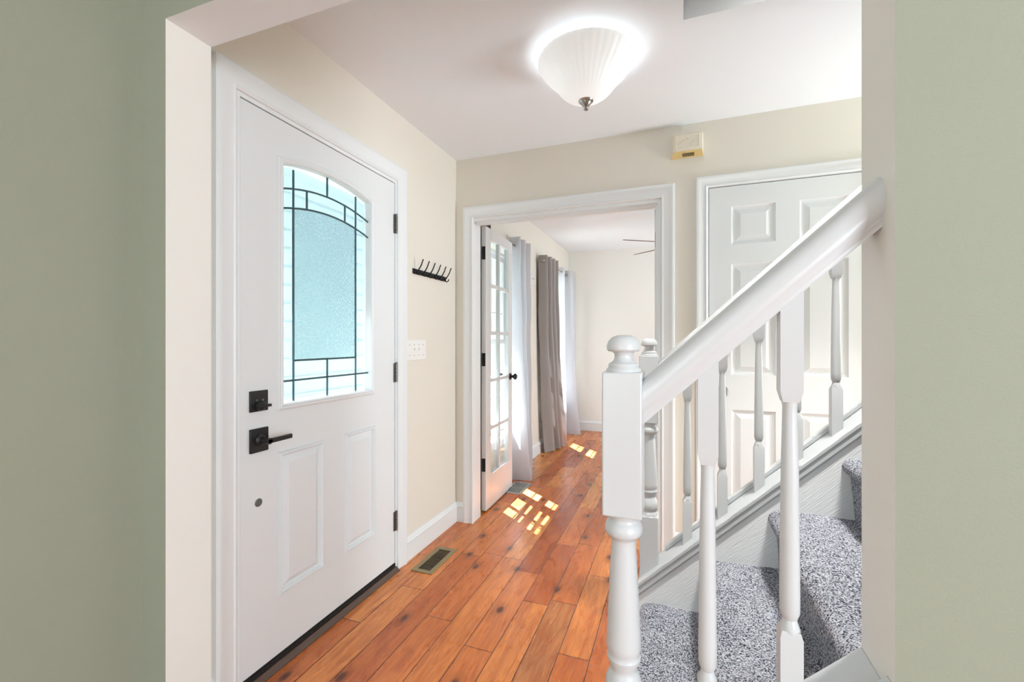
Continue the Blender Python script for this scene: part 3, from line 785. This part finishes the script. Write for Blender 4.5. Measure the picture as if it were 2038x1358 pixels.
# ------------------------------------------------------------------ door chime
ch = empty('door_chime', (.05, FW, 2.31)); tag(ch, 'cream plastic door chime box with yellowed slotted underside, above the doorways', 'door chime')
mb = MB()
A = [(-.083, 0, -.060), (.090, 0, -.066), (.090, 0, .058), (-.083, 0, .062)]
fr = [(-.066, -.052, -.044), (.080, -.052, -.044), (.080, -.052, .052), (-.066, -.052, .052)]
Bk = [(-.083, 0, -.064), (.088, 0, -.064), (.088, 0, .060), (-.083, 0, .060)]
for i in range(4):
    j = (i+1) % 4
    if i == 0: continue
    mb.face([Bk[i], Bk[j], fr[j], fr[i]])
mb.face(Bk)
mb.face(fr)
mb.build('housing', M['ivory'], ch)
mb = MB(); rings(mb, [(-.058, -.034), (.070, -.034), (.070, .044), (-.058, .044)], [(0, 0), (.002, .003), (.006, .003), (.008, .001)], lambda p: (p[0], -.052-p[2], p[1]))
fp = mb.build('front_panel', M['ivory'], ch)
mb = MB()
for (x_, z_, l_, a_) in ((-.028, .006, .042, .55), (.030, .002, .020, .5), (.004, .020, .016, -.7), (.020, -.010, .016, -.6)):
    ca, sa = math.cos(a_), math.sin(a_)
    mb.box(-l_/2, l_/2, -.0545, -.052, -.0008, .0008, f=lambda p, x_=x_, z_=z_, ca=ca, sa=sa: (x_+p[0]*ca-p[2]*sa, p[1], z_+p[0]*sa+p[2]*ca))
mb.build('embossed_mark', simple('shadowed_ivory', s2l(205, 196, 174), .5), fp)
mb = MB(); mb.face([Bk[0], Bk[1], fr[1], fr[0]]); mb.face([tuple(Vector(p)+Vector((0, 0, .0015))) for p in (Bk[0], Bk[1], fr[1], fr[0])])
un = mb.build('underside', M['yellow'], ch)
mb = MB()
for i in range(12):
    x_ = -.020+i*.0052; t0, t1 = .30, .78
    P = lambda t: (-.052*(1-t)*1.0, -.044+(-.020)*t)
    y0_, z0_ = -.052*(1-t0), -.044-.020*t0; y1_, z1_ = -.052*(1-t1), -.044-.020*t1
    mb.face([(x_, y0_-.0006, z0_-.0012), (x_+.0028, y0_-.0006, z0_-.0012), (x_+.0028, y1_-.0006, z1_-.0012), (x_, y1_-.0006, z1_-.0012)])
mb.build('slots', M['dark'], un)

# ------------------------------------------------------------------ coat hooks
hk = empty('coat_hook_rail', (WL, 2.34, 1.612)); tag(hk, 'black iron rail of six coat hooks beside the entry door', 'coat hooks')
mb = MB(); mb.box(0, .006, -.19, .19, -.015, .015); mb.build('rail', M['iron'], hk, bevel=.001)
hook_proto = None
def mkhook():
    mb = MB()
    up = [(.004, 0, -.004), (.012, 0, -.006), (.022, 0, .004), (.034, 0, .020), (.044, 0, .036), (.050, 0, .052), (.056, 0, .066)]
    dn = [(.006, 0, -.004), (.014, 0, -.014), (.024, 0, -.020), (.034, 0, -.016), (.039, 0, -.004)]
    mb.tube(up, [.0045, .0045, .0038, .0034, .0034, .0034, .0038], 10); mb.tube(dn, [.0045, .0038, .0034, .0034, .0038], 10)
    mb.lathe([(0, 0), (.0125, .001), (.0125, .004), (.006, .008), (0, .008)], (.004, 0, 0), 20, 'x')
    return mb.build('hook', M['iron'], hk)
h0 = mkhook(); h0.location = (0, -.165, 0)
for i in range(1, 6):
    h = h0.copy(); C.objects.link(h); h.parent = hk; h.location = (0, -.165+i*.066, 0)

# ------------------------------------------------------------------ wall plates
def plate(name, loc, w_, h_, toggles, screws, label, cat, outlet=False):
    root = empty(name, loc); tag(root, label, cat)
    mb = MB(); mb.box(0, .006, -w_/2, w_/2, -h_/2, h_/2); mb.build('plate', M['plate'], root, bevel=.002)
    for y in toggles:
        if outlet: continue
        mb = MB(); mb.box(.005, .007, y-.005, y+.005, -.012, .012); mb.box(.006, .017, y-.0035, y+.0035, .0, .010); mb.build('toggle', M['plate'], root)
    if outlet:
        for z in (-.022, .022):
            mb = MB(); mb.box(.005, .0075, -.016, .016, z-.013, z+.013); r_ = mb.build('socket', M['plate'], root, bevel=.001)
            mb = MB(); mb.box(.0075, .0079, -.007, -.005, z-.005, z+.005); mb.box(.0075, .0079, .005, .007, z-.005, z+.005); mb.build('slot', M['dark'], r_)
    for y in screws:
        for z in (-.030, .030):
            mb = MB(); mb.lathe([(0, 0), (.003, .0005), (0, .0015)], (.006, y, z), 10, 'x'); mb.build('screw', M['hinge'], root)
plate('light_switch', (WL, 2.183, 1.164), .205, .116, (-.023, .023), (-.069, -.023, .023, .069), 'wide white switch plate with two toggles beside the entry door casing', 'light switch')
plate('light_switch', (WL, 4.36, 1.852), .12, .13, (-.023, .023), (-.023, .023), 'small white switch plate high on the far room wall between the curtains', 'light switch')
plate('wall_outlet', (WL, 4.32, .30), .075, .118, (), (), 'white wall outlet low between the two grey curtains', 'outlet', outlet=True)

# ------------------------------------------------------------------ floor vents
v1 = empty('floor_vent', (-1.256, 2.155, 0)); tag(v1, 'tan metal louvered floor register beside the entry door', 'floor vent')
mb = MB(); wall_cells(mb, 'z', 0, .005, -.063, .063, -.145, .145, [(-.036, .036, -.118, .118)]); mb.build('frame', M['brass'], v1, bevel=.002)
mb = MB(); mb.box(-.037, .037, -.119, .119, .0002, .0012); mb.build('duct', M['dark'], v1)
mb = MB()
for i in range(17):
    y = -.112+i*.014; mb.box(-.037, .037, y, y+.0045, .0012, .0042)
mb.build('louvers', simple('register_slat', s2l(104, 88, 66), .5, metal=.3), v1)
v2 = empty('floor_vent', (-1.235, 3.45, 0)); tag(v2, 'silver lattice floor register beside the glass door leaf and curtain', 'floor vent')
mb = MB(); wall_cells(mb, 'z', 0, .004, -.078, .078, -.145, .145, [(-.056, .056, -.120, -.006), (-.056, .056, .006, .120)]); mb.build('frame', M['silver'], v2)
mb = MB(); mb.box(-.058, .058, -.122, .122, .0002, .001); mb.build('duct', M['dark'], v2)
mb = MB()
for sy_ in (-.063, .063):
    for i in range(-5, 6):
        for sg in (-1, 1):
            c_ = i*.022
            pts = []
            for t in (-1, 1):
                pts.append((t*.057*1.0, c_+sg*t*.057))
            (xa_, ya_), (xb_, yb_) = pts
            n_ = 16; seq = [(xa_+(xb_-xa_)*q/n_, ya_+(yb_-ya_)*q/n_) for q in range(n_+1)]
            seq = [p for p in seq if abs(p[1]) <= .058]
            if len(seq) > 1: mb.tube([(seq[0][0], sy_+seq[0][1], .0028), (seq[-1][0], sy_+seq[-1][1], .0028)], .0018, 6)
mb.build('lattice', M['silver'], v2)

# ------------------------------------------------------------------ curtains and rods
def curtain(name, top, bot, zt, zb, mat, label, group, gidx=(), rodx=-1.325):
    root = empty(name, (0, 0, 0)); tag(root, label, 'curtain', group)
    def cr(P, n=8):
        out = []; q = [P[0]]+list(P)+[P[-1]]
        for i in range(1, len(q)-2):
            for k in range(n):
                t = k/n; a, b, c, d = [Vector(v) for v in q[i-1:i+3]]
                out.append(.5*((2*b)+(-a+c)*t+(2*a-5*b+4*c-d)*t*t+(-a+3*b-3*c+d)*t**3))
        out.append(Vector(q[-2])); return out
    T, B = cr(top), cr(bot); rows = []
    NZ = 48
    for i in range(NZ+1):
        s = i/NZ; z = zt+(zb-zt)*s; e = s**2.2
        row = []
        for a, b in zip(T, B):
            p = a*(1-e)+b*e
            wv = .004*math.sin(z*9+p.y*40)*min(1, s*4)
            row.append((p.x+wv, p.y, z+(.004*math.sin(p.y*55) if i == NZ else 0)))
        rows.append(row)
    mb = MB(); mb.grid(rows); o = mb.build('panel', mat, root, ang=180)
    sd = o.modifiers.new('thick', 'SOLIDIFY'); sd.thickness = .0018
    for gi in gidx:     # grommets sit where the cloth crosses the rod
        a = Vector(top[gi]); b = Vector(top[gi+1]); c = a.lerp(b, .5); tn = (b-a).normalized()
        n_ = Vector((-tn.y, tn.x, 0)); t3 = Vector((tn.x, tn.y, 0)); mb = MB()
        ctr_ = Vector((c.x, c.y, zt-.06))
        mb.tube([tuple(ctr_+(t3*math.cos(q*PI/12)+Vector((0,0,1))*math.sin(q*PI/12))*.024) for q in range(24)], .0045, 8, closed=True)
        mb.build('grommet', M['nickel'], o)
    return root
RX = -1.325
GR = 'grey grommet curtains in the far room'
curtain('curtain', [(-1.35, 2.90), (-1.30, 2.915), (-1.355, 2.95), (-1.30, 2.98), (-1.355, 3.01), (-1.30, 3.04)],
        [(-1.36, 2.90), (-1.30, 2.92), (-1.355, 2.96), (-1.30, 2.99), (-1.355, 3.02), (-1.31, 3.05)], 2.125, .012, M['curtain_shaded'], 'grey curtain edge, coloured dark as unlit, in the gap at the glass door hinge', GR)
curtain('curtain', [(-1.375, 3.63), (-1.275, 3.645), (-1.375, 3.72), (-1.275, 3.78), (-1.37, 3.86), (-1.275, 3.93)],
        [(-1.36, 3.63), (-1.175, 3.655), (-1.33, 3.74), (-1.22, 3.80), (-1.33, 3.86), (-1.26, 3.93)], 2.125, .008, M['curtain_lit'], 'grey curtain, coloured pale as window-lit, with flared hem beside the open glass door', GR, gidx=(0,))
curtain('curtain', [(-1.375, 4.50), (-1.28, 4.52), (-1.37, 4.58), (-1.265, 4.64), (-1.365, 4.70), (-1.26, 4.76), (-1.36, 4.82), (-1.255, 4.88)],
        [(-1.345, 4.62), (-1.262, 4.74), (-1.325, 4.80), (-1.22, 4.85), (-1.30, 4.90), (-1.205, 4.96), (-1.29, 5.00), (-1.195, 5.06)], 2.125, .008, M['curtain'], 'brownish grey curtain in narrow folds, left of the far window', GR, gidx=(0, 2, 4))
curtain('curtain', [(-1.375, 5.28), (-1.30, 5.36), (-1.38, 5.45), (-1.385, 5.60), (-1.275, 5.62), (-1.28, 5.80), (-1.275, 5.86)],
        [(-1.37, 5.42), (-1.30, 5.48), (-1.37, 5.55), (-1.385, 5.64), (-1.175, 5.67), (-1.24, 5.80), (-1.26, 5.87)], 2.125, .008, M['curtain_lit'], 'grey curtain, coloured pale as window-lit, flaring at the hem, right of the far window', GR, gidx=(3,))
def rod(y0, y1, label, zr=2.066):
    root = empty('curtain_rod', (RX, (y0+y1)/2, zr)); tag(root, label, 'curtain rod'); h = (y1-y0)/2
    mb = MB(); mb.tube([(0, -h, 0), (0, h, 0)], .009, 14); mb.build('rod', M['nickel'], root)
    for s in (-1, 1):
        mb = MB(); mb.lathe([(0, 0), (.012, .002*s), (.012, .010*s), (.010, .014*s), (.019, .024*s), (.022, .036*s), (.016, .050*s), (0, .056*s)], (0, s*h, 0), 20, 'y'); mb.build('finial', M['nickel'], root)
        mb = MB(); mb.tube([(WL-RX, s*(h-.06), 0), (0, s*(h-.06), 0)], .006, 10); mb.lathe([(0, 0), (.02, 0), (.02, .004), (0, .004)], (WL-RX, s*(h-.06), 0), 16, 'x'); mb.build('bracket', M['nickel'], root)
rod(2.885, 3.90, 'thin metal curtain rod over the window behind the glass door', 2.048)
rod(4.53, 5.89, 'thin metal curtain rod over the far window')

# ------------------------------------------------------------------ ceiling fan
fan = empty('ceiling_fan', (.074, 4.475, CE)); tag(fan, 'brown-bladed ceiling fan in the far room, only blade tips showing', 'ceiling fan')
mb = MB(); mb.lathe([(0, 0), (.065, 0), (.06, -.03), (.02, -.045), (.012, -.05), (.012, -.21), (.03, -.215), (.09, -.24), (.095, -.29), (.07, -.33), (0, -.335)], (0, 0, 0), 32); mb.build('motor_housing', M['bronze'], fan)
for i in range(5):
    mb = MB(); a = math.radians(141+72*i)
    pts = []
    for (r, hw) in ((.16, .035), (.25, .05), (.45, .062), (.58, .058), (.62, .035), (.63, 0)):
        pts.append((r, hw))
    outl_ = [(r, hw) for r, hw in pts]+[(r, -hw) for r, hw in pts[::-1][1:]]
    tl = math.radians(-13)
    def tf(p, a=a):
        x_, y_, z_ = p; y2 = y_*math.cos(tl)-z_*math.sin(tl); z2 = y_*math.sin(tl)+z_*math.cos(tl)
        return (x_*math.cos(a)-y2*math.sin(a), x_*math.sin(a)+y2*math.cos(a), z2-.30)
    k = mb.grid([[(p[0], p[1], .003) for p in outl_], [(p[0], p[1], -.003) for p in outl_]], closed=True, f=tf); c_ = len(outl_)
    mb.cap([k+q for q in range(c_)]); mb.cap([k+c_+q for q in range(c_)][::-1])
    mb.box(.08, .18, -.018, .018, -.008, -.003, f=tf)
    mb.build('blade', M['fanwood'], fan)

# ------------------------------------------------------------------ outdoors seen through the glass
ex = MB(); ex.box(-4.2, -4.0, -3, 5.3, -.15, 3.14)
for i in range(16): ex.box(-4.0, -3.985, -3, 5.3, -.15+i*.2, -.15+i*.2+.17)
struct(ex.build('wall_outside', M['teal']), 'pale teal wall outside, blurred through the entry door glass', 'wall')
